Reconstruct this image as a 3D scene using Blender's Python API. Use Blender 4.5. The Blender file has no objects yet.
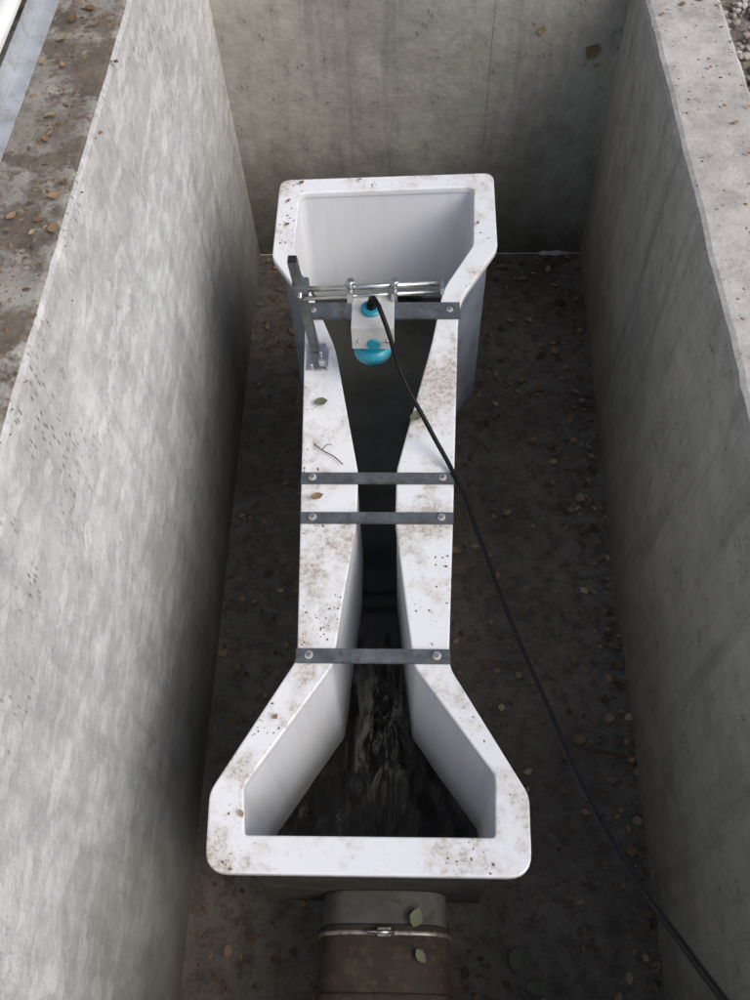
import bpy, bmesh, math, random
from mathutils import Vector, Matrix, noise as mnoise
random.seed(7)
sc=bpy.context.scene
COL=sc.collection

# ------------------------------------------------------------ node helper
class NT:
    def __init__(s,name):
        s.m=bpy.data.materials.new(name); s.m.use_nodes=True
        s.t=s.m.node_tree; s.t.nodes.clear()
        s.out=s.n('ShaderNodeOutputMaterial'); s.b=s.n('ShaderNodeBsdfPrincipled')
        s.t.links.new(s.b.outputs[0],s.out.inputs[0])
        s.tc=s.n('ShaderNodeTexCoord').outputs['Object']
    def n(s,k,**kw):
        x=s.t.nodes.new(k)
        for a,v in kw.items(): setattr(x,a,v)
        return x
    def put(s,sock,v):
        if hasattr(v,'is_linked') : s.t.links.new(v,sock)
        else: sock.default_value=v
    def noise(s,scale,detail=3,rough=.6,vec=None,dist=0,out=0):
        x=s.n('ShaderNodeTexNoise'); s.put(x.inputs['Vector'],vec or s.tc)
        x.inputs['Scale'].default_value=scale; x.inputs['Detail'].default_value=detail
        x.inputs['Roughness'].default_value=rough; x.inputs['Distortion'].default_value=dist
        return x.outputs[out]
    def vor(s,scale,vec=None,out='Color',feat='F1'):
        x=s.n('ShaderNodeTexVoronoi',feature=feat); s.put(x.inputs['Vector'],vec or s.tc)
        x.inputs['Scale'].default_value=scale
        return x.outputs[out]
    def map(s,rot=(0,0,0),scale=(1,1,1),loc=(0,0,0),vec=None):
        x=s.n('ShaderNodeMapping'); s.put(x.inputs['Vector'],vec or s.tc)
        x.inputs['Rotation'].default_value=rot; x.inputs['Scale'].default_value=scale; x.inputs['Location'].default_value=loc
        return x.outputs[0]
    def rng(s,v,a,b,c=0.,d=1.):
        x=s.n('ShaderNodeMapRange'); s.put(x.inputs[0],v)
        for i,q in enumerate((a,b,c,d)): s.put(x.inputs[i+1],q)
        return x.outputs[0]
    def math(s,op,a,b=0.):
        x=s.n('ShaderNodeMath',operation=op); s.put(x.inputs[0],a); s.put(x.inputs[1],b); return x.outputs[0]
    def mix(s,f,a,b,mode='MIX'):
        x=s.n('ShaderNodeMix',data_type='RGBA',blend_type=mode)
        s.put(x.inputs[0],f)
        s.put(x.inputs[6],a if hasattr(a,'is_linked') else (*a,1)); s.put(x.inputs[7],b if hasattr(b,'is_linked') else (*b,1))
        return x.outputs[2]
    def ramp(s,v,stops,interp='LINEAR'):
        x=s.n('ShaderNodeValToRGB'); s.put(x.inputs[0],v); r=x.color_ramp; r.interpolation=interp
        while len(r.elements)<len(stops): r.elements.new(.5)
        for e,(p,c) in zip(r.elements,stops): e.position=p; e.color=(*c,1)
        return x.outputs[0]
    def sep(s,v=None):
        x=s.n('ShaderNodeSeparateXYZ'); s.put(x.inputs[0],v or s.tc); return x.outputs
    def bump(s,h,strength=.3,dist=.01,prev=None):
        x=s.n('ShaderNodeBump'); s.put(x.inputs['Height'],h)
        x.inputs['Strength'].default_value=strength; x.inputs['Distance'].default_value=dist
        if prev: s.put(x.inputs['Normal'],prev)
        return x.outputs[0]
    def fin(s,color=None,rough=None,metal=None,normal=None,spec=None):
        if color is not None: s.put(s.b.inputs['Base Color'],color if hasattr(color,'is_linked') else (*color,1))
        if rough is not None: s.put(s.b.inputs['Roughness'],rough)
        if metal is not None: s.put(s.b.inputs['Metallic'],metal)
        if spec is not None: s.put(s.b.inputs['Specular IOR Level'],spec)
        if normal is not None: s.put(s.b.inputs['Normal'],normal)
        return s.m

def concrete(name,light,dark,strand=.0,low_dark=None,dirt=None,dirt_amt=.0,seed=0.,pore_z=None,contrast=1.,streak=.5):
    k=NT(name)
    off=k.map(loc=(seed,seed*1.7,seed*.6))
    big=k.noise(2.6,5,.72,off)
    med=k.noise(19,4,.8,off)
    c=k.mix(k.rng(big,.36,.64),dark,light)
    c=k.mix(k.rng(med,.46,.68,0,.6*contrast),c,tuple(x*.62 for x in dark))
    c=k.mix(k.rng(med,.44,.30,0,.6*contrast),c,tuple(min(1,x*1.3) for x in light))
    h=med
    if strand:
        # imprint of an oriented-strand formwork board: flakes in several directions
        wx=k.n('ShaderNodeMix',data_type='VECTOR'); wx.inputs[0].default_value=.045
        k.put(wx.inputs[4],k.tc); k.put(wx.inputs[5],k.noise(24,2,.7,None,0,1)); wv=wx.outputs[1]
        a=k.sep(k.vor(4.4,k.map(rot=(.7,0,0),scale=(1,3.6,12),vec=wv)))
        b=k.sep(k.vor(4.4,k.map(rot=(-1.0,0,0),scale=(1,3.2,11),loc=(3,1,2),vec=wv)))
        reg=k.rng(big,.38,.58)
        c=k.mix(k.math('MULTIPLY',reg,k.rng(a[0],.60,.90,0,strand)),c,tuple(min(1,x*1.32) for x in light))
        c=k.mix(k.rng(b[1],.66,.95,0,strand),c,tuple(min(1,x*1.26) for x in light))
        c=k.mix(k.rng(a[1],.72,.98,0,strand*.8),c,tuple(x*.78 for x in dark))
        h=k.math('ADD',med,k.math('MULTIPLY',k.math('ADD',a[0],b[1]),.26))
    z=k.sep()[2]
    por=k.vor(110,k.map(scale=(1,1,.38)),'Distance')
    if pore_z: pmask=k.math('MULTIPLY',k.rng(k.noise(6,2,.6,k.map(loc=(1,5+seed,2))),.46,.58),k.rng(z,pore_z[0],pore_z[1]))
    else: pmask=k.rng(med,.54,.62)
    pm=k.math('MULTIPLY',k.rng(por,.34,.16),pmask)
    c=k.mix(k.math('MULTIPLY',pm,.7),c,(.09,.085,.075))
    st=k.noise(5,3,.7,k.map(scale=(3.5,3.5,.3),loc=(seed,0,0)))
    c=k.mix(k.rng(st,.50,.74,0,streak),c,tuple(x*.5 for x in dark))
    rough=.9
    if low_dark:
        zz=k.math('ADD',z,k.math('MULTIPLY',k.math('SUBTRACT',big,.5),low_dark[3]))
        m=k.rng(zz,low_dark[0],low_dark[1],low_dark[2],0)  # blends to a darker, smoother tone towards the floor
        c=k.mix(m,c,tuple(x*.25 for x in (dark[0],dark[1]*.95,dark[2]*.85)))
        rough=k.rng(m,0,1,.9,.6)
    if dirt:
        dn=k.noise(6,5,.8,k.map(loc=(9,seed,4)))
        m=k.rng(dn,.62-dirt_amt,.70-dirt_amt)
        dc=k.mix(k.rng(med,.35,.65),tuple(x*.55 for x in dirt),tuple(x*1.35 for x in dirt))
        c=k.mix(k.math('MULTIPLY',m,.9),c,dc)
    n=k.bump(h,.6,.006)
    return k.fin(c,rough,0,n,.25)

M_left=concrete('concrete_left',(.60,.605,.60),(.46,.46,.455),.40,low_dark=(.0,.78,.92,.6),pore_z=(.75,1.08),contrast=.75,streak=.35)
M_right=concrete('concrete_right',(.46,.44,.385),(.35,.335,.285),0,low_dark=(-.05,.42,.55,.5),seed=4.,contrast=.65)
M_back=concrete('concrete_back',(.44,.43,.38),(.32,.31,.265),0,low_dark=(.0,.46,.88,.6),seed=8.,contrast=.6,streak=.5)
M_cap=concrete('concrete_cap',(.52,.50,.47),(.42,.40,.37),0,dirt=(.2,.16,.12),dirt_amt=.0,seed=2.,contrast=.8)
M_ledge=concrete('concrete_ledge',(.34,.32,.285),(.24,.22,.19),0,dirt=(.13,.106,.083),dirt_amt=.14,seed=6.)

def mat_floor():
    k=NT('vault_floor')
    a=k.noise(3,5,.65); b=k.noise(26,5,.80)
    c=k.mix(k.rng(a,.35,.65),(.095,.081,.065),(.195,.175,.148))
    c=k.mix(k.rng(b,.46,.62,0,.7),c,(.055,.043,.032))
    c=k.mix(k.rng(b,.40,.28,0,.5),c,(.26,.23,.19))
    return k.fin(c,k.rng(a,.35,.6,.42,.85),0,k.bump(b,.6,.014),.35)
M_floor=mat_floor()

def mat_ground():
    k=NT('ground_gravel_dirt'); a=k.noise(40,4,.7)
    c=k.mix(k.rng(a,.35,.65),(.12,.1,.08),(.3,.28,.25))
    return k.fin(c,.95,0,k.bump(a,.8,.02))
M_ground=mat_ground()

def mat_stone():
    k=NT('gravel_stone'); r=k.n('ShaderNodeNewGeometry').outputs['Random Per Island']
    c=k.ramp(r,[(0,(.12,.11,.1)),(.4,(.3,.28,.25)),(.7,(.5,.48,.45)),(1,(.22,.16,.12))])
    return k.fin(c,.85,0)
M_stone=mat_stone()

def mat_flume():
    k=NT('white_gelcoat')
    z=k.sep()[2]
    up=k.rng(z,.690,.698)
    big=k.noise(5.5,5,.82,k.map(loc=(1.3,.2,0))); sp=k.noise(110,3,.8)
    base=(.775,.795,.825)
    patch=k.rng(big,.51,.61)
    m=k.math('MULTIPLY',k.math('MULTIPLY',up,patch),k.rng(sp,.45,.57))
    c=k.mix(k.math('MULTIPLY',up,k.rng(big,.47,.64,0,.52)),base,(.50,.44,.36))
    c=k.mix(k.math('MULTIPLY',m,.62),c,(.27,.20,.14))
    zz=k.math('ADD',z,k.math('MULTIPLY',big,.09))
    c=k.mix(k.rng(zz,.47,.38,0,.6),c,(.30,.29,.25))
    runs=k.noise(8,3,.65,k.map(scale=(4,4,.35)))
    c=k.mix(k.math('MULTIPLY',k.rng(up,1,0),k.rng(runs,.52,.74,0,.22)),c,(.42,.42,.40))
    return k.fin(c,k.rng(m,0,1,.22,.85),0,k.bump(m,.25,.002),.5)
M_flume=mat_flume()

def mat_water():
    k=NT('dark_water')
    x,y,z=k.sep()
    down=k.rng(y,.74,.60)
    st=k.noise(15,5,.74,k.map(scale=(2.6,.7,1)),1.2)
    cen=k.rng(k.math('ABSOLUTE',k.math('ADD',x,.045)),.012,.075,1,.08)
    foam=k.math('MULTIPLY',k.math('MULTIPLY',down,cen),k.rng(st,.50,.66))
    foam=k.math('MULTIPLY',foam,k.rng(y,.40,.54))
    c=k.mix(k.rng(y,.85,1.10),(.009,.008,.006),(.048,.048,.038))
    c=k.mix(k.rng(k.noise(10,3,.7),.45,.7,0,.6),c,(.022,.017,.010))
    c=k.mix(k.math('MULTIPLY',foam,.8),c,(.40,.385,.32))
    h=k.math('MULTIPLY',st,k.rng(down,0,1,.06,1.0))
    n=k.bump(h,.3,.02)
    return k.fin(c,k.rng(foam,0,1,.12,.6),0,n,.2)
M_water=mat_water()

def simple(name,col,rough,metal=0,var=.25,scale=30,bump=.0,dirt=None,spec=.5):
    k=NT(name); a=k.noise(scale,3,.7)
    c=k.mix(k.rng(a,.3,.7),tuple(x*(1-var) for x in col),tuple(min(1,x*(1+var)) for x in col))
    if dirt: c=k.mix(k.rng(k.noise(scale*1.7,4,.75),.52,.64,0,.8),c,dirt)
    return k.fin(c,k.rng(a,.3,.7,max(.05,rough-.1),min(1,rough+.12)),metal,k.bump(a,bump,.002) if bump else None,spec)
M_strap=simple('galvanised_dark_steel',(.13,.145,.16),.5,.5,.25,40,.15,(.10,.08,.06))
M_steel=simple('stainless_steel',(.60,.60,.58),.3,1,.15,60)
M_post=simple('post_steel',(.26,.27,.27),.4,.8,.25,50,.1)
M_washer=simple('washer',(.55,.53,.49),.5,.4,.25,80)
M_plate=simple('bracket_plate',(.62,.62,.60),.4,.3,.1,30)
M_cyan=simple('cyan_plastic',(.02,.27,.38),.35,0,.15,30)
M_black=simple('black_rubber',(.005,.005,.006),.5,0,.2,60,spec=.2)
M_pvc=simple('grey_pvc',(.13,.127,.12),.6,0,.25,12,.08,(.075,.06,.045))
M_rub=simple('coupling_rubber',(.045,.036,.028),.8,0,.35,25,.2,(.08,.06,.043),.3)
M_band=simple('band_steel',(.34,.32,.29),.45,.6,.3,60,.0,(.12,.09,.06))
M_angle=simple('galvanised_angle',(.50,.53,.56),.5,.4,.15,14,.05,(.38,.38,.37))
M_sheet=simple('white_sheet',(.72,.73,.72),.45,0,.06,8,.0,(.62,.60,.56))
M_dark=simple('pipe_inside',(.012,.012,.012),.6)
M_twig=simple('twig_bark',(.12,.06,.04),.8)
M_mat=simple('ribbed_rubber',(.21,.20,.175),.8,0,.2,30,.0,(.14,.11,.085))
M_under=simple('shade_toned_gelcoat',(.20,.23,.28),.5,0,.2,9,.0,(.15,.16,.18))  # darker copy of the white gelcoat, casing's shade put into the colour
M_endshade=simple('painted_end_shade',(.05,.044,.037),.7,0,.3,20,.0,(.08,.07,.06))  # dark tone standing for the shade below the outlet lip

def mat_leaf(name,stops,rough=.65):
    k=NT(name); r=k.n('ShaderNodeNewGeometry').outputs['Random Per Island']
    return k.fin(k.ramp(r,stops),rough,0,None,.3)
M_leaf=mat_leaf('dry_leaves',[(0,(.10,.055,.03)),(.3,(.24,.15,.08)),(.6,(.34,.24,.14)),(.85,(.16,.10,.05)),(1,(.42,.34,.2))])
M_leafd=mat_leaf('damp_leaves',[(0,(.05,.035,.02)),(.35,(.15,.10,.06)),(.6,(.30,.215,.13)),(.85,(.09,.062,.036)),(1,(.46,.37,.24))])
M_green=mat_leaf('green_leaf',[(0,(.08,.10,.06)),(1,(.13,.145,.085))],.5)
M_crumb=mat_leaf('crumbs',[(0,(.12,.08,.05)),(.5,(.24,.17,.11)),(1,(.07,.05,.035))],.9)

# ------------------------------------------------------------ mesh helpers
def obj(name,me,mat=None,parent=None):
    o=bpy.data.objects.new(name,me); COL.objects.link(o)
    if mat: me.materials.append(mat)
    if parent: o.parent=parent
    return o
def empty(name):
    o=bpy.data.objects.new(name,None); COL.objects.link(o); o.empty_display_size=.05; return o
def box(name,x0,x1,y0,y1,z0,z1,mat,parent=None,bev=.0):
    bm=bmesh.new()
    P=[(x0,y0,z0),(x1,y0,z0),(x1,y1,z0),(x0,y1,z0),(x0,y0,z1),(x1,y0,z1),(x1,y1,z1),(x0,y1,z1)]
    v=[bm.verts.new(p) for p in P]
    for f in ((3,2,1,0),(4,5,6,7),(0,1,5,4),(1,2,6,5),(2,3,7,6),(3,0,4,7)): bm.faces.new([v[i] for i in f])
    if bev: bmesh.ops.bevel(bm,geom=bm.edges[:],offset=bev,segments=2,affect='EDGES')
    me=bpy.data.meshes.new(name); bm.to_mesh(me); bm.free()
    return obj(name,me,mat,parent)
def cyl(name,p0,p1,r,mat,parent=None,seg=32,r2=None,bev=.0,caps=True):
    p0,p1=Vector(p0),Vector(p1); d=p1-p0
    bm=bmesh.new()
    bmesh.ops.create_cone(bm,cap_ends=caps,segments=seg,radius1=r,radius2=r if r2 is None else r2,depth=d.length)
    if bev and caps:
        ed=[e for e in bm.edges if all(abs(abs(v.co.z)-d.length/2)<1e-6 for v in e.verts) and len([f for f in e.link_faces if len(f.verts)>4])==1]
        bmesh.ops.bevel(bm,geom=ed,offset=bev,segments=2,affect='EDGES')
    q=Vector((0,0,1)).rotation_difference(d.normalized()).to_matrix().to_4x4()
    bmesh.ops.transform(bm,matrix=Matrix.Translation((p0+p1)/2)@q,verts=bm.verts)
    for f in bm.faces: f.smooth=len(f.verts)==4
    me=bpy.data.meshes.new(name); bm.to_mesh(me); bm.free()
    return obj(name,me,mat,parent)
def sqpipe(name,cx,cz,r,y0,y1,mat,parent,ex=3.6,bev=.002):
    """squarish (superellipse) duct along Y"""
    bm=bmesh.new(); N=72; rings=[]
    for y,rr in ((y0,r-bev),(y0+bev*(1 if y1>y0 else -1),r),(y1-bev*(1 if y1>y0 else -1),r),(y1,r-bev)):
        rg=[]
        for i in range(N):
            t=i*2*math.pi/N; c_,s_=math.cos(t),math.sin(t)
            rg.append(bm.verts.new((cx+rr*math.copysign(abs(c_)**(2/ex),c_),y,cz+rr*math.copysign(abs(s_)**(2/ex),s_))))
        rings.append(rg)
    for a,b in zip(rings,rings[1:]):
        for i in range(N): bm.faces.new((a[i],a[(i+1)%N],b[(i+1)%N],b[i]))
    for f in bm.faces: f.smooth=True
    bm.faces.new(rings[0]); bm.faces.new(rings[-1][::-1])
    bmesh.ops.recalc_face_normals(bm,faces=bm.faces)
    me=bpy.data.meshes.new(name); bm.to_mesh(me); bm.free(); return obj(name,me,mat,parent)

def roundpoly(pts,rad):
    out=[]; n=len(pts)
    for i in range(n):
        p=Vector(pts[i]); a=Vector(pts[i-1]); b=Vector(pts[(i+1)%n]); r=rad[i] if isinstance(rad,(list,tuple)) else rad
        if r<=0: out.append(p); continue
        u=(a-p).normalized(); w=(b-p).normalized(); r_=min(r,(a-p).length*.45,(b-p).length*.45)
        A=p+u*r_; B=p+w*r_
        for j in range(7):
            t=j/6; out.append(A*(1-t)**2+p*2*t*(1-t)+B*t*t)
    return out
def offset(pts,d):
    out=[]; n=len(pts)
    area=sum(pts[i-1].x*pts[i].y-pts[i].x*pts[i-1].y for i in range(n)); s=1 if area>0 else -1
    for i in range(n):
        t=(pts[(i+1)%n]-pts[i-1]).normalized(); nn=Vector((t.y,-t.x))*s
        out.append(pts[i]+nn*d)
    return out
def ring(name,loop,z0,z1,th,mat,parent):
    L2=offset(loop,th); n=len(loop); bm=bmesh.new()
    V=[[bm.verts.new((p.x,p.y,z)) for p in lp] for lp in (loop,L2) for z in (z0,z1)]
    a0,a1,b0,b1=V
    for i in range(n):
        j=(i+1)%n
        bm.faces.new((a0[i],a0[j],a1[j],a1[i])); bm.faces.new((b0[j],b0[i],b1[i],b1[j]))
        bm.faces.new((a1[i],a1[j],b1[j],b1[i])); bm.faces.new((a0[j],a0[i],b0[i],b0[j]))
    bmesh.ops.recalc_face_normals(bm,faces=bm.faces)
    me=bpy.data.meshes.new(name); bm.to_mesh(me); bm.free(); return obj(name,me,mat,parent)

# ------------------------------------------------------------ vault (floor z=0)
YF=2.262; YN=-.32
box('concrete_floor',-.62,.72,-.45,2.4,-.15,0,M_floor)
def extr(name,ys,proffn,mats):
    bm=bmesh.new(); V=[[bm.verts.new((x,y,z)) for x,z in proffn(y)] for y in ys]; m=len(V[0])
    for a,b in zip(V,V[1:]):
        for i in range(m): bm.faces.new((a[i],b[i],b[(i+1)%m],a[(i+1)%m]))
    bm.faces.new(V[0]); bm.faces.new(V[-1][::-1])
    bmesh.ops.recalc_face_normals(bm,faces=bm.faces)
    me=bpy.data.meshes.new(name); bm.to_mesh(me); bm.free()
    o=obj(name,me,mats[0]); me.materials.append(mats[1])
    for f in me.polygons:
        if f.normal.z>.6: f.material_index=1
    return o
ys=[-.45+i*.03 for i in range(104)]
def edge(y,s): return .003*mnoise.noise(Vector((y*6,s,0)))+.0025*mnoise.noise(Vector((y*40,s,1)))
def pl(y):
    e=edge(y,0); xb=-.452-.018*max(0,y)/2.2; xt=-.497+e
    return [(xb,0),(xb+(xt-xb)*.5,.6),(xt,1.188+e),(xt-.005,1.197+e*.3),(xt-.012,1.2),(-.657,1.2),(-.657,0)]
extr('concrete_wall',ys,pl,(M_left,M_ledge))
def pr(y):
    e=edge(y,7)*1.1; xb=.537+.024*max(0,y)/2.2+.02*max(0,y-1)/1.2; xt=.556+.008*y/2.1+e
    return [(xb,0),(xt,.905+e),(xt+.005,.916),(xt+.014,.92),(.73,.92),(.738+edge(y,3),.914),(.745,.9),(.745,0)]
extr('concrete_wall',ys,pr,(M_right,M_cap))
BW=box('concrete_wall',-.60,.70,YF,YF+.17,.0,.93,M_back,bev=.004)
box('form_joint_ridge',.2345,.2370,YF-.0010,YF+.01,.02,.92,M_back,BW)
box('concrete_wall',-.60,.70,YN-.15,YN,.0,.9,M_back,bev=.004)
box('concrete_slab',-2.6,-.659,-3,5,.80,1.197,M_ledge,bev=.004)
def silt():
    bm=bmesh.new(); rows=[]
    for i in range(140):
        x=-.47+i*.0078; nn=mnoise.noise(Vector((x*9,5,0)))+.5*mnoise.noise(Vector((x*40,5,0)))
        d=.003+.014*max(0,nn); h=.002+.014*max(0,nn)
        rows.append([bm.verts.new(p) for p in ((x,YF-.0,h),(x,YF-d*.5,h*.8),(x,YF-d,.0005))])
    for a,b in zip(rows,rows[1:]):
        for j in range(2): bm.faces.new((a[j],a[j+1],b[j+1],b[j]))
    me=bpy.data.meshes.new('mortar_joint'); bm.to_mesh(me); bm.free(); obj('mortar_joint',me,M_cap)
silt()

def ground():
    bm=bmesh.new(); z=.86
    X=[-250,-.7,.742,250]; Y=[-250,-.46,2.42,250]
    v=[[bm.verts.new((x,y,z)) for x in X] for y in Y]
    for i in range(3):
        for j in range(3):
            if i==1 and j==1: continue
            bm.faces.new((v[i][j],v[i][j+1],v[i+1][j+1],v[i+1][j]))
    me=bpy.data.meshes.new('ground'); bm.to_mesh(me); bm.free(); obj('ground',me,M_ground)
ground()
def gravel():
    bm=bmesh.new()
    for i in range(1500):
        x=.755+random.random()*.5; y=1.3+random.random()*1.5; r=random.uniform(.004,.012)
        m=Matrix.Translation((x,y,.862+r*.4+random.random()*.012))@Matrix.Rotation(random.random()*6,4,'Z')@Matrix.Diagonal((r*random.uniform(.8,1.4),r,r*random.uniform(.5,.8),1))
        g=bmesh.ops.create_icosphere(bm,subdivisions=1,radius=1,matrix=m)
        for v in g['verts']: v.co+=Vector((random.uniform(-1,1),random.uniform(-1,1),random.uniform(-1,1)))*r*.18
    me=bpy.data.meshes.new('gravel'); bm.to_mesh(me); bm.free(); obj('gravel',me,M_stone)
gravel()

# ------------------------------------------------------------ flume
ZT=.70
FL=empty('parshall_flume')
outer=[(-.288,1.758),(.215,1.778),(.211,1.525),(.127,1.375),(.117,1.31),(.097,.9),(.079,.56),(.083,.542),(.195,.343),(.191,.226),(-.287,.226),(-.293,.343),(-.190,.528),(-.172,.56),(-.186,.9),(-.203,1.31),(-.211,1.375),(-.287,1.5)]
orad=[.028,.028,.015,.03,.03,.03,.01,.01,.014,.035,.035,.014,.01,.01,.03,.03,.03,.015]
inner=[(-.238,1.711),(.167,1.728),(.158,1.535),(.088,1.40),(.062,1.25),(-.009,.935),(-.011,.825),(.007,.668),(.021,.55),(.145,.372),(.140,.281),(-.233,.280),(-.241,.352),(-.112,.55),(-.100,.667),(-.081,.82),(-.081,.93),(-.136,1.235),(-.212,1.44),(-.241,1.53)]
irad=[.02,.02,.012,.03,.03,.012,.012,.0,.01,.008,.006,.006,.008,.01,0,.012,.012,.03,.02,.01]
O=roundpoly(outer,orad); I=roundpoly(inner,irad)
cu=bpy.data.curves.new('flange','CURVE'); cu.dimensions='2D'; cu.fill_mode='BOTH'
for lp in (offset(O,-.003),offset(I,.003)):
    sp=cu.splines.new('POLY'); sp.points.add(len(lp)-1); sp.use_cyclic_u=True
    for p,q in zip(sp.points,lp): p.co=(q.x,q.y,0,1)
cu.extrude=.006; cu.bevel_depth=.003; cu.bevel_resolution=2
tmp=bpy.data.objects.new('tmp',cu); COL.objects.link(tmp)
bpy.context.view_layer.update()
me=bpy.data.meshes.new_from_object(tmp.evaluated_get(bpy.context.evaluated_depsgraph_get()))
me.transform(Matrix.Translation((0,0,ZT-.009))); me.materials.clear()
bpy.data.objects.remove(tmp)
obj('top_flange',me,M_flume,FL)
ZB=.235
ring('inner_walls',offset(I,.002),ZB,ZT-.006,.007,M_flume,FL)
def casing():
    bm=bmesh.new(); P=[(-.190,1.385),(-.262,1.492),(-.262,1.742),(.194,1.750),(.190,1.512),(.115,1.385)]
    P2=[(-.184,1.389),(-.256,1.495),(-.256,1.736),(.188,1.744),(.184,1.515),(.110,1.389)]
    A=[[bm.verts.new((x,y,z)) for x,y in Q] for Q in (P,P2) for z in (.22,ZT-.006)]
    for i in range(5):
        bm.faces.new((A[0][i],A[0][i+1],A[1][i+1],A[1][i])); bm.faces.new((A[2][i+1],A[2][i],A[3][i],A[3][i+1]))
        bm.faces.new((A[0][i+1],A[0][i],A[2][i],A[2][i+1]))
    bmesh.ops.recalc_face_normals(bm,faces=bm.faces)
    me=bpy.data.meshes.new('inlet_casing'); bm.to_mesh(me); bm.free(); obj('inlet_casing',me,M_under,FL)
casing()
box('outlet_shade_plate',-.243,.150,.2555,.2700,ZB-.01,ZT-.012,M_endshade,FL,bev=.002)  # dark sheet added over the white end wall to paint in shade
def half(y,side):
    right=[(1.728,.167),(1.535,.158),(1.40,.088),(1.25,.062),(.935,-.009),(.825,-.011),(.668,.007),(.55,.021),(.372,.145),(.281,.140)]
    left=[(1.711,-.238),(1.53,-.241),(1.44,-.212),(1.235,-.136),(.93,-.081),(.82,-.081),(.667,-.100),(.55,-.112),(.352,-.241),(.280,-.233)]
    T=right if side>0 else left
    if y>=T[0][0]: return T[0][1]
    for (y1,x1),(y0,x0) in zip(T,T[1:]):
        if y0<=y<=y1: return x0+(x1-x0)*(y-y0)/(y1-y0)
    return T[-1][1]
def chfloor():
    bm=bmesh.new(); rows=[]
    for i in range(60):
        y=.276+i*(1.718-.276)/59; rows.append([bm.verts.new((half(y,s)+s*.003,y,ZB+.004)) for s in (-1,1)])
    for a,b in zip(rows,rows[1:]): bm.faces.new((a[0],a[1],b[1],b[0]))
    me=bpy.data.meshes.new('channel_floor'); bm.to_mesh(me); bm.free()
    o=obj('channel_floor',me,M_under,FL); m=o.modifiers.new('s','SOLIDIFY'); m.thickness=.01
chfloor()
for y0 in (.45,1.0,1.6):
    w=.04 if y0==1.0 else .1
    box('support_foot',-.045-w,-.045+w,y0-.03,y0+.03,0.0,ZB-.008,M_strap,FL,bev=.002)
def water():
    bm=bmesh.new(); NY=260; NX=44; rows=[]
    for i in range(NY+1):
        y=.277+(1.716-.277)*i/NY; a=half(y,-1)-.004; b=half(y,1)+.004; r=[]
        for j in range(NX+1):
            t=j/NX; x=a+(b-a)*t
            s=min(1,max(0,(.90-y)/.30)); s=s*s*(3-2*s)
            z=.352-.05*s
            turb=min(1,max(0,(.8-y)/.15))
            w=mnoise.noise(Vector((x*22,y*9,0)))*.008+mnoise.noise(Vector((x*55,y*26,3)))*.0045
            cx=-.045; v=math.exp(-((abs(x-cx)-(.66-y)*.28)/.015)**2)*.009*max(0,min(1,(.66-y)/.1))*max(0,min(1,(y-.36)/.15))
            z+=turb*w+v+.0008*mnoise.noise(Vector((x*14,y*10,5)))
            r.append(bm.verts.new((x,y,z)))
        rows.append(r)
    for p,q in zip(rows,rows[1:]):
        for j in range(NX): bm.faces.new((p[j],p[j+1],q[j+1],q[j]))
    for f in bm.faces: f.smooth=True
    me=bpy.data.meshes.new('water'); bm.to_mesh(me); bm.free(); obj('water',me,M_water)
water()
def strap(y0,y1,x0,x1,name):
    box(name,x0,x1,y0,y1,ZT+.0005,ZT+.0065,M_strap,FL,bev=.001)
    for s,xx in ((0,x0+.022),(1,x1-.022)):
        yy=(y0+y1)/2
        cyl(name+'_washer',(xx,yy,ZT+.0065),(xx,yy,ZT+.0082),.0072,M_washer,FL,20)
        cyl(name+'_bolt',(xx,yy,ZT+.0082),(xx,yy,ZT+.0125),.0042,M_steel,FL,6)
strap(1.312,1.357,-.209,.122,'cross_strap_inlet')
strap(.902,.926,-.187,.098,'cross_strap_throat_a')
strap(.817,.840,-.182,.094,'cross_strap_throat_b')
strap(.551,.576,-.174,.081,'cross_strap_outlet')

PI=empty('inlet_pipe')
cyl('pipe_barrel',(-.01,1.752,.25),(-.01,2.262,.18),.10,M_pvc,PI,48)
cyl('pipe_mouth',(-.01,1.704,.27),(-.01,1.7155,.27),.105,M_dark,PI,48)
# squarish outlet duct with a flexible coupling and a steel band
PO=empty('outlet_pipe')
OX=-.028; OZ=.262
sqpipe('duct_barrel',OX,OZ,.1125,YN,.2550,M_pvc,PO)
sqpipe('coupling',OX,OZ,.1175,.086,.200,M_rub,PO,bev=.003)
sqpipe('coupling_rim',OX,OZ,.1205,.080,.094,M_rub,PO)
sqpipe('clamp_band',OX,OZ,.1190,.182,.1895,M_band,PO,bev=.0008)
box('clamp_housing',OX-.012,OX+.012,.179,.193,OZ+.118,OZ+.127,M_band,PO,bev=.001)
cyl('clamp_screw',(OX-.030,.186,OZ+.125),(OX+.018,.186,OZ+.125),.0038,M_steel,PO,16)

# ------------------------------------------------------------ sensor mount
MB=empty('sensor_mounting_bracket')
def tube(name,p0,p1,w,mat,parent):
    p0,p1=Vector(p0),Vector(p1); d=p1-p0; bm=bmesh.new()
    bmesh.ops.create_cube(bm,size=1,matrix=Matrix.Diagonal((w,w,d.length,1)))
    bmesh.ops.bevel(bm,geom=bm.edges[:],offset=w*.12,segments=2,affect='EDGES')
    q=Vector((0,0,1)).rotation_difference(d.normalized()).to_matrix().to_4x4()
    bmesh.ops.transform(bm,matrix=Matrix.Translation((p0+p1)/2)@q,verts=bm.verts)
    me=bpy.data.meshes.new(name); bm.to_mesh(me); bm.free(); return obj(name,me,mat,parent)
tube('post',(-.176,1.228,.704),(-.200,1.232,.945),.018,M_post,MB)
box('post_cap',-.2075,-.192,1.2243,1.2397,.944,.947,M_dark,MB)
box('base_plate',-.192,-.155,1.175,1.245,ZT+.0005,ZT+.005,M_steel,MB,bev=.001)
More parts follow.
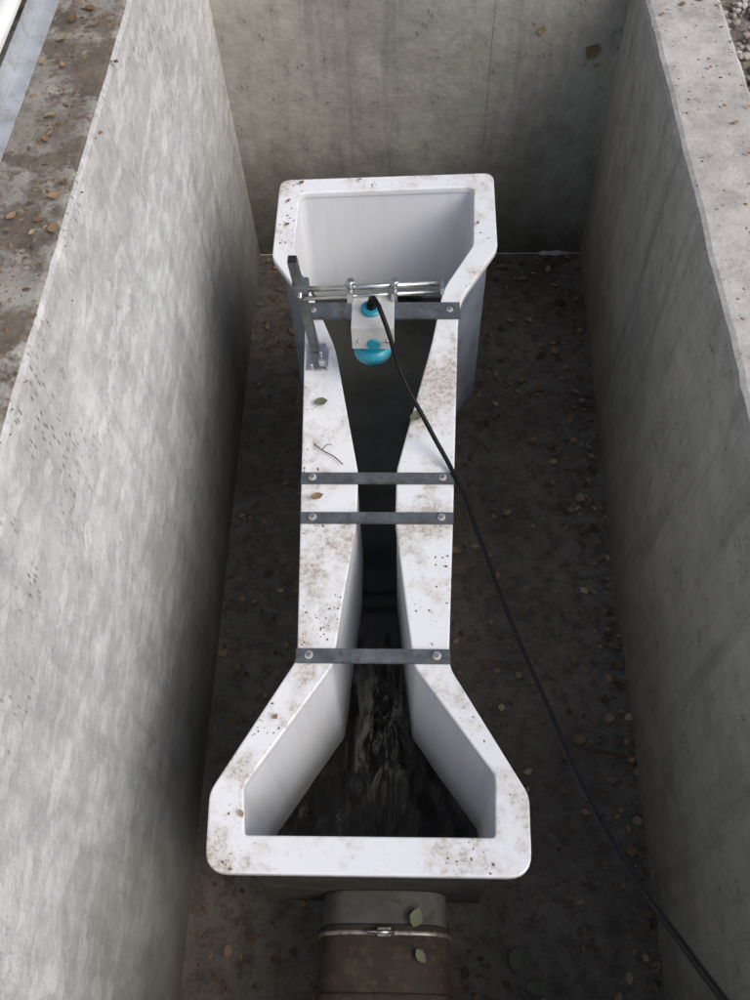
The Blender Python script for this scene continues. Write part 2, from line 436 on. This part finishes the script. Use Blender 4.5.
box('base_clamp',-.166,-.152,1.180,1.212,ZT+.005,ZT+.026,M_steel,MB,bev=.002)
box('base_clamp_leg',-.152,-.148,1.175,1.222,ZT-.03,ZT+.016,M_steel,MB,bev=.001)
cyl('base_screw',(-.160,1.188,ZT+.02),(-.160,1.188,ZT+.045),.0035,M_steel,MB,16)
cyl('base_screw_b',(-.182,1.185,ZT+.005),(-.182,1.185,ZT+.013),.005,M_steel,MB,6)
cyl('arm_rod',(-.198,1.222,.878),(.078,1.238,.878),.0055,M_steel,MB,20,bev=.001)
cyl('arm_rod_b',(-.185,1.205,.872),(.074,1.222,.872),.0042,M_steel,MB,20,bev=.001)
box('arm_end',.072,.079,1.215,1.243,.870,.886,M_steel,MB,bev=.001)
box('post_clamp',-.206,-.175,1.210,1.246,.866,.889,M_post,MB,bev=.002)
cyl('post_clamp_bolt',(-.19,1.198,.879),(-.19,1.256,.879),.004,M_steel,MB,6)
for x in (-.096,-.014):
    box('arm_clamp',x-.006,x+.006,1.198,1.242,.864,.890,M_steel,MB,bev=.002)
    cyl('arm_clamp_bolt',(x,1.215,.889),(x,1.215,.903),.0045,M_steel,MB,6)
    cyl('arm_clamp_wing',(x-.009,1.215,.902),(x+.009,1.215,.902),.0022,M_steel,MB,8)
box('plate_top',-.093,-.014,1.137,1.215,.866,.869,M_plate,MB,bev=.0008)
box('plate_front',-.093,-.014,1.134,1.137,.812,.869,M_plate,MB,bev=.0008)
cyl('plate_bolt',(-.08,1.130,.835),(-.08,1.134,.835),.0035,M_steel,MB,6)
cyl('plate_bolt_b',(-.027,1.130,.835),(-.027,1.134,.835),.0035,M_steel,MB,6)
US=empty('ultrasonic_level_sensor')
sx,sy=-.056,1.178
cyl('sensor_cap',(sx,sy,.8695),(sx,sy,.878),.019,M_cyan,US,40,bev=.002)
cyl('gland_nut',(sx,sy,.878),(sx,sy,.887),.010,M_black,US,6)
cyl('gland_dome',(sx,sy,.887),(sx,sy,.900),.008,M_black,US,20,r2=.005)
cyl('sensor_neck',(sx,sy,.865),(sx,sy,.795),.020,M_cyan,US,40)
cyl('sensor_body',(sx,sy-.012,.797),(sx,sy-.012,.766),.036,M_cyan,US,48,bev=.004)
cyl('sensor_face',(sx,sy-.012,.7665),(sx,sy-.012,.760),.030,M_dark,US,48,bev=.001)
cyl('indicator_boss',(sx+.004,1.134,.826),(sx+.004,1.1305,.826),.013,M_cyan,US,32,bev=.001)

def cable(name,pts,r,mat):
    cu=bpy.data.curves.new(name,'CURVE'); cu.dimensions='3D'; cu.bevel_depth=r; cu.bevel_resolution=4; cu.resolution_u=16
    sp=cu.splines.new('BEZIER'); sp.bezier_points.add(len(pts)-1)
    for b,p in zip(sp.bezier_points,pts): b.co=p; b.handle_left_type=b.handle_right_type='AUTO'
    o=bpy.data.objects.new(name,cu); COL.objects.link(o); cu.materials.append(mat); return o
cable('sensor_cable',[(sx,sy,.898),(-.050,1.165,.912),(-.028,1.118,.892),(-.003,1.070,.825),(.053,.991,.75),(.097,.921,.708),(.138,.775,.72),(.177,.609,.75),(.214,.458,.80),(.250,.314,.85),(.285,.205,.90),(.306,.116,1.0),(.315,.050,1.1),(.33,-.05,1.25),(.40,-.25,1.2),(.5,-.40,.93),(.9,-.6,.87)],.0045,M_black)

# ------------------------------------------------------------ left ledge things
MA=box('metal_angle',-.656,-.624,.2,4,1.2015,1.2055,M_angle,bev=.0008)
box('upright_leg',-.660,-.656,.2,4,1.2015,1.235,M_angle,MA,bev=.0008)
def sheet():
    bm=bmesh.new(); n=90; rows=[]
    for i in range(n):
        x=-.680-i*.008; z=1.222+.012*math.sin(i*.55)
        rows.append([bm.verts.new((x,y,z+.002*math.sin(y*3))) for y in (1.38,2.0,3.0,4.0)])
    for a,b in zip(rows,rows[1:]):
        for j in range(3): bm.faces.new((a[j],b[j],b[j+1],a[j+1]))
    for f in bm.faces: f.smooth=True
    me=bpy.data.meshes.new('corrugated_sheet'); bm.to_mesh(me); bm.free()
    o=obj('corrugated_sheet',me,M_sheet); m=o.modifiers.new('s','SOLIDIFY'); m.thickness=.003
sheet()
def ribmat():
    bm=bmesh.new(); rows=[]
    for i in range(120):
        y=.55+i*.0035; z=1.204+.0022*(i%4<2)
        rows.append([bm.verts.new((x,y,z)) for x in (-.80,-.568-.01*mnoise.noise(Vector((y*9,0,0))))])
    for a,b in zip(rows,rows[1:]): bm.faces.new((a[0],a[1],b[1],b[0]))
    me=bpy.data.meshes.new('ribbed_mat'); bm.to_mesh(me); bm.free(); obj('ribbed_mat',me,M_mat)
ribmat()

# ------------------------------------------------------------ leaves / litter
def add_leaf(bm,x,y,z,L,ang,curl=.3,tilt=.2,wid=None):
    w=wid or random.uniform(.24,.42); prof=[(0,0),(.18,.6),(.42,1),(.7,.75),(1,0)]
    M=Matrix.Translation((x,y,z))@Matrix.Rotation(ang,4,'Z')@Matrix.Rotation(random.uniform(-tilt,tilt),4,'X')@Matrix.Rotation(random.uniform(-tilt,tilt),4,'Y')
    mid=[];lt=[];rt=[]
    cz=random.uniform(-.1,curl)
    for t,k in prof:
        zz=L*cz*(t-.5)**2*2
        mid.append(bm.verts.new(M@Vector(((t-.5)*L,0,zz))))
        if 0<k:
            j=random.uniform(.7,1.2)
            lt.append(bm.verts.new(M@Vector(((t-.5)*L,k*w*L*j,zz+L*.25*cz+.0008))))
            j=random.uniform(.7,1.2)
            rt.append(bm.verts.new(M@Vector(((t-.5)*L,-k*w*L*j,zz+L*.25*cz+.0008))))
    bm.faces.new((mid[0],mid[1],lt[0])); bm.faces.new((mid[0],rt[0],mid[1]))
    for i in range(2):
        bm.faces.new((mid[i+1],mid[i+2],lt[i+1],lt[i])); bm.faces.new((mid[i+1],rt[i],rt[i+1],mid[i+2]))
    bm.faces.new((mid[3],mid[4],lt[2])); bm.faces.new((mid[3],rt[2],mid[4]))
def leafobj(name,items,mat,**kw):
    bm=bmesh.new()
    for it in items: add_leaf(bm,*it,**kw)
    for f in bm.faces: f.smooth=True
    me=bpy.data.meshes.new(name); bm.to_mesh(me); bm.free(); return obj(name,me,mat)
U=random.uniform
it=[]
for i in range(420):
    x=U(.10,.55); y=U(.0,2.24)
    if random.random()<.4: x=.55-abs(random.gauss(0,.05))
    it.append((x,y,.005+U(0,.006),U(.008,.022)+.018*random.random()**3,U(0,6.3)))
for i in range(220): it.append((U(-.45,-.12),U(0,2.2),.005,U(.008,.020)+.014*random.random()**3,U(0,6.3)))
for i in range(60): it.append((U(-.45,.57),2.235-abs(random.gauss(0,.03)),.006,U(.012,.03),U(0,6.3)))
leafobj('leaf_litter',it,M_leafd)
it=[]
for i in range(34): it.append((-.565+random.gauss(0,.03),U(.9,2.3),1.206,U(.008,.022),U(0,6.3)))
for x,y in [(-.566,1.285),(-.575,.86),(-.583,.82),(-.52,1.09),(-.507,1.02),(-.59,1.5),(-.585,1.56)]: it.append((x,y,1.207,.024,U(0,6)))
for i in range(16): it.append((U(.57,.735),U(.8,2.2),.925,U(.006,.018),U(0,6.3)))
for i in range(7): it.append((U(.6,.735),U(1.9,2.2),.925,U(.012,.024),U(0,6.3)))
leafobj('dry_leaves',it,M_leaf)
it=[(-.155,.872,.707,.026,.3),(-.24,.31,.705,.014,2),(.17,1.6,.705,.012,1.5),(-.26,1.6,.705,.014,.4),(-.262,1.68,.705,.018,1.2),(-.235,1.742,.705,.016,1.),(-.1,1.75,.705,.012,2.5),(-.2,.46,.705,.012,.9)]
leafobj('flume_leaves',it,M_leaf)
leafobj('green_leaf',[(.030,1.055,.706,.036,.8),(-.158,1.09,.706,.028,.2),(.028,.21,.388,.034,1.2),(.035,.15,.388,.026,2.2),(.24,.18,.01,.045,1.3),(.27,.13,.01,.03,.3)],M_green,wid=.36)
def wallleaf():
    bm=bmesh.new()
    for x,z,L in ((.50,.70,.050),(.36,.76,.026),(.515,.66,.016)):
        b2=len(bm.verts); add_leaf(bm,0,0,0,L,U(0,6),wid=.42,tilt=.05)
        bm.verts.ensure_lookup_table()
        R=Matrix.Translation((x,YF-.004,z))@Matrix.Rotation(math.radians(90),4,'X')
        for v in bm.verts[b2:]: v.co=R@v.co
    me=bpy.data.meshes.new('wall_leaves'); bm.to_mesh(me); bm.free(); obj('wall_leaves',me,M_leaf)
wallleaf()
def inpoly(x,y,P):
    r=False; n=len(P)
    for i in range(n):
        a,b=P[i-1],P[i]
        if (a.y>y)!=(b.y>y) and x<(b.x-a.x)*(y-a.y)/(b.y-a.y)+a.x: r=not r
    return r
Oi=offset(O,-.004); Ii=offset(I,.004)
def crumbs(name,n,z,fn,rmin,rmax,mat,pw=4):
    verts=[];faces=[]; k=0; tries=0
    while k<n and tries<n*80:
        tries+=1; p=fn()
        if p is None: continue
        r=rmin+(rmax-rmin)*random.random()**pw; a=U(0,6.3); el=U(.7,2); b=len(verts)
        m=5
        for j in range(m):
            t=a+j*6.283/m; q=U(.7,1.2)*r
            lx,ly=math.cos(t-a)*q*el,math.sin(t-a)*q
            verts.append((p[0]+lx*math.cos(a)-ly*math.sin(a),p[1]+lx*math.sin(a)+ly*math.cos(a),z+.0002))
        verts.append((p[0]+U(-.3,.3)*r,p[1]+U(-.3,.3)*r,z+r*U(.4,.9)))
        for j in range(m): faces.append((b+j,b+(j+1)%m,b+m))
        k+=1
    me=bpy.data.meshes.new(name); me.from_pydata(verts,[],faces); obj(name,me,mat)
def fl():
    x,y=U(-.3,.22),U(.22,1.79)
    if mnoise.noise(Vector((x*10,y*10,2)))+.4*mnoise.noise(Vector((x*34,y*34,8)))<U(.12,.55): return None
    if inpoly(x,y,Oi) and not inpoly(x,y,Ii): return x,y
crumbs('dirt_crumbs',700,ZT,fl,.0005,.0024,M_crumb,7)
crumbs('floor_debris',3000,.0,lambda:(U(-.45,.56),U(-.1,2.25)),.001,.006,M_crumb)
crumbs('ledge_dirt',1500,1.2,lambda:(-.56+random.gauss(0,.03),U(.5,2.4)),.001,.005,M_crumb)
crumbs('cap_dirt',350,.92,lambda:(U(.575,.73),U(.7,2.3)),.0008,.004,M_crumb)
cable('twig',[(-.166,.992,.704),(-.150,.975,.708),(-.128,.962,.706),(-.110,.942,.709)],.0011,M_twig)
cable('twig',[(-.150,.975,.707),(-.140,.985,.712),(-.132,.986,.71)],.0008,M_twig)
cable('twig',[(.43,.62,.01),(.47,.61,.018),(.52,.6,.012)],.003,M_twig)
cable('twig',[(-.31,.5,.008),(-.27,.53,.012),(-.24,.52,.008)],.002,M_twig)

# ------------------------------------------------------------ light
S=Vector((.95,-.50,1.12)).normalized()
el=math.asin(S.z); az=math.atan2(S.x,S.y)
w=bpy.data.worlds.new("World"); sc.world=w; w.use_nodes=True
nt=w.node_tree; bg=nt.nodes['Background']; sky=nt.nodes.new('ShaderNodeTexSky'); sky.sky_type='NISHITA'
sky.sun_disc=False; sky.sun_elevation=el; sky.sun_rotation=az; sky.dust_density=4; sky.air_density=.8; sky.ozone_density=1
hs=nt.nodes.new('ShaderNodeHueSaturation'); hs.inputs['Saturation'].default_value=.75   # hazy, thin cloud
nt.links.new(sky.outputs[0],hs.inputs['Color']); nt.links.new(hs.outputs[0],bg.inputs[0]); bg.inputs[1].default_value=.15
sd=bpy.data.lights.new('sun','SUN'); sd.energy=1.35; sd.angle=math.radians(40); sd.color=(1,.965,.91)
so=bpy.data.objects.new('sun',sd); COL.objects.link(so); so.rotation_euler=S.to_track_quat('Z','Y').to_euler()

# ------------------------------------------------------------ camera
cd=bpy.data.cameras.new('camera'); co=bpy.data.objects.new('camera',cd); COL.objects.link(co); sc.camera=co
cd.sensor_fit='VERTICAL'; cd.sensor_height=24; cd.lens=21.6; cd.clip_start=.02; cd.clip_end=800
Rm=Matrix(((.99957,-.00249,.02931),(.01757,.84957,-.52719),(-.02359,.52747,.84924)))
co.matrix_world=Matrix.Translation((0,0,2.1))@Rm.to_4x4()
sc.view_settings.view_transform='Standard'; sc.view_settings.look='None'; sc.view_settings.exposure=0; sc.view_settings.gamma=1
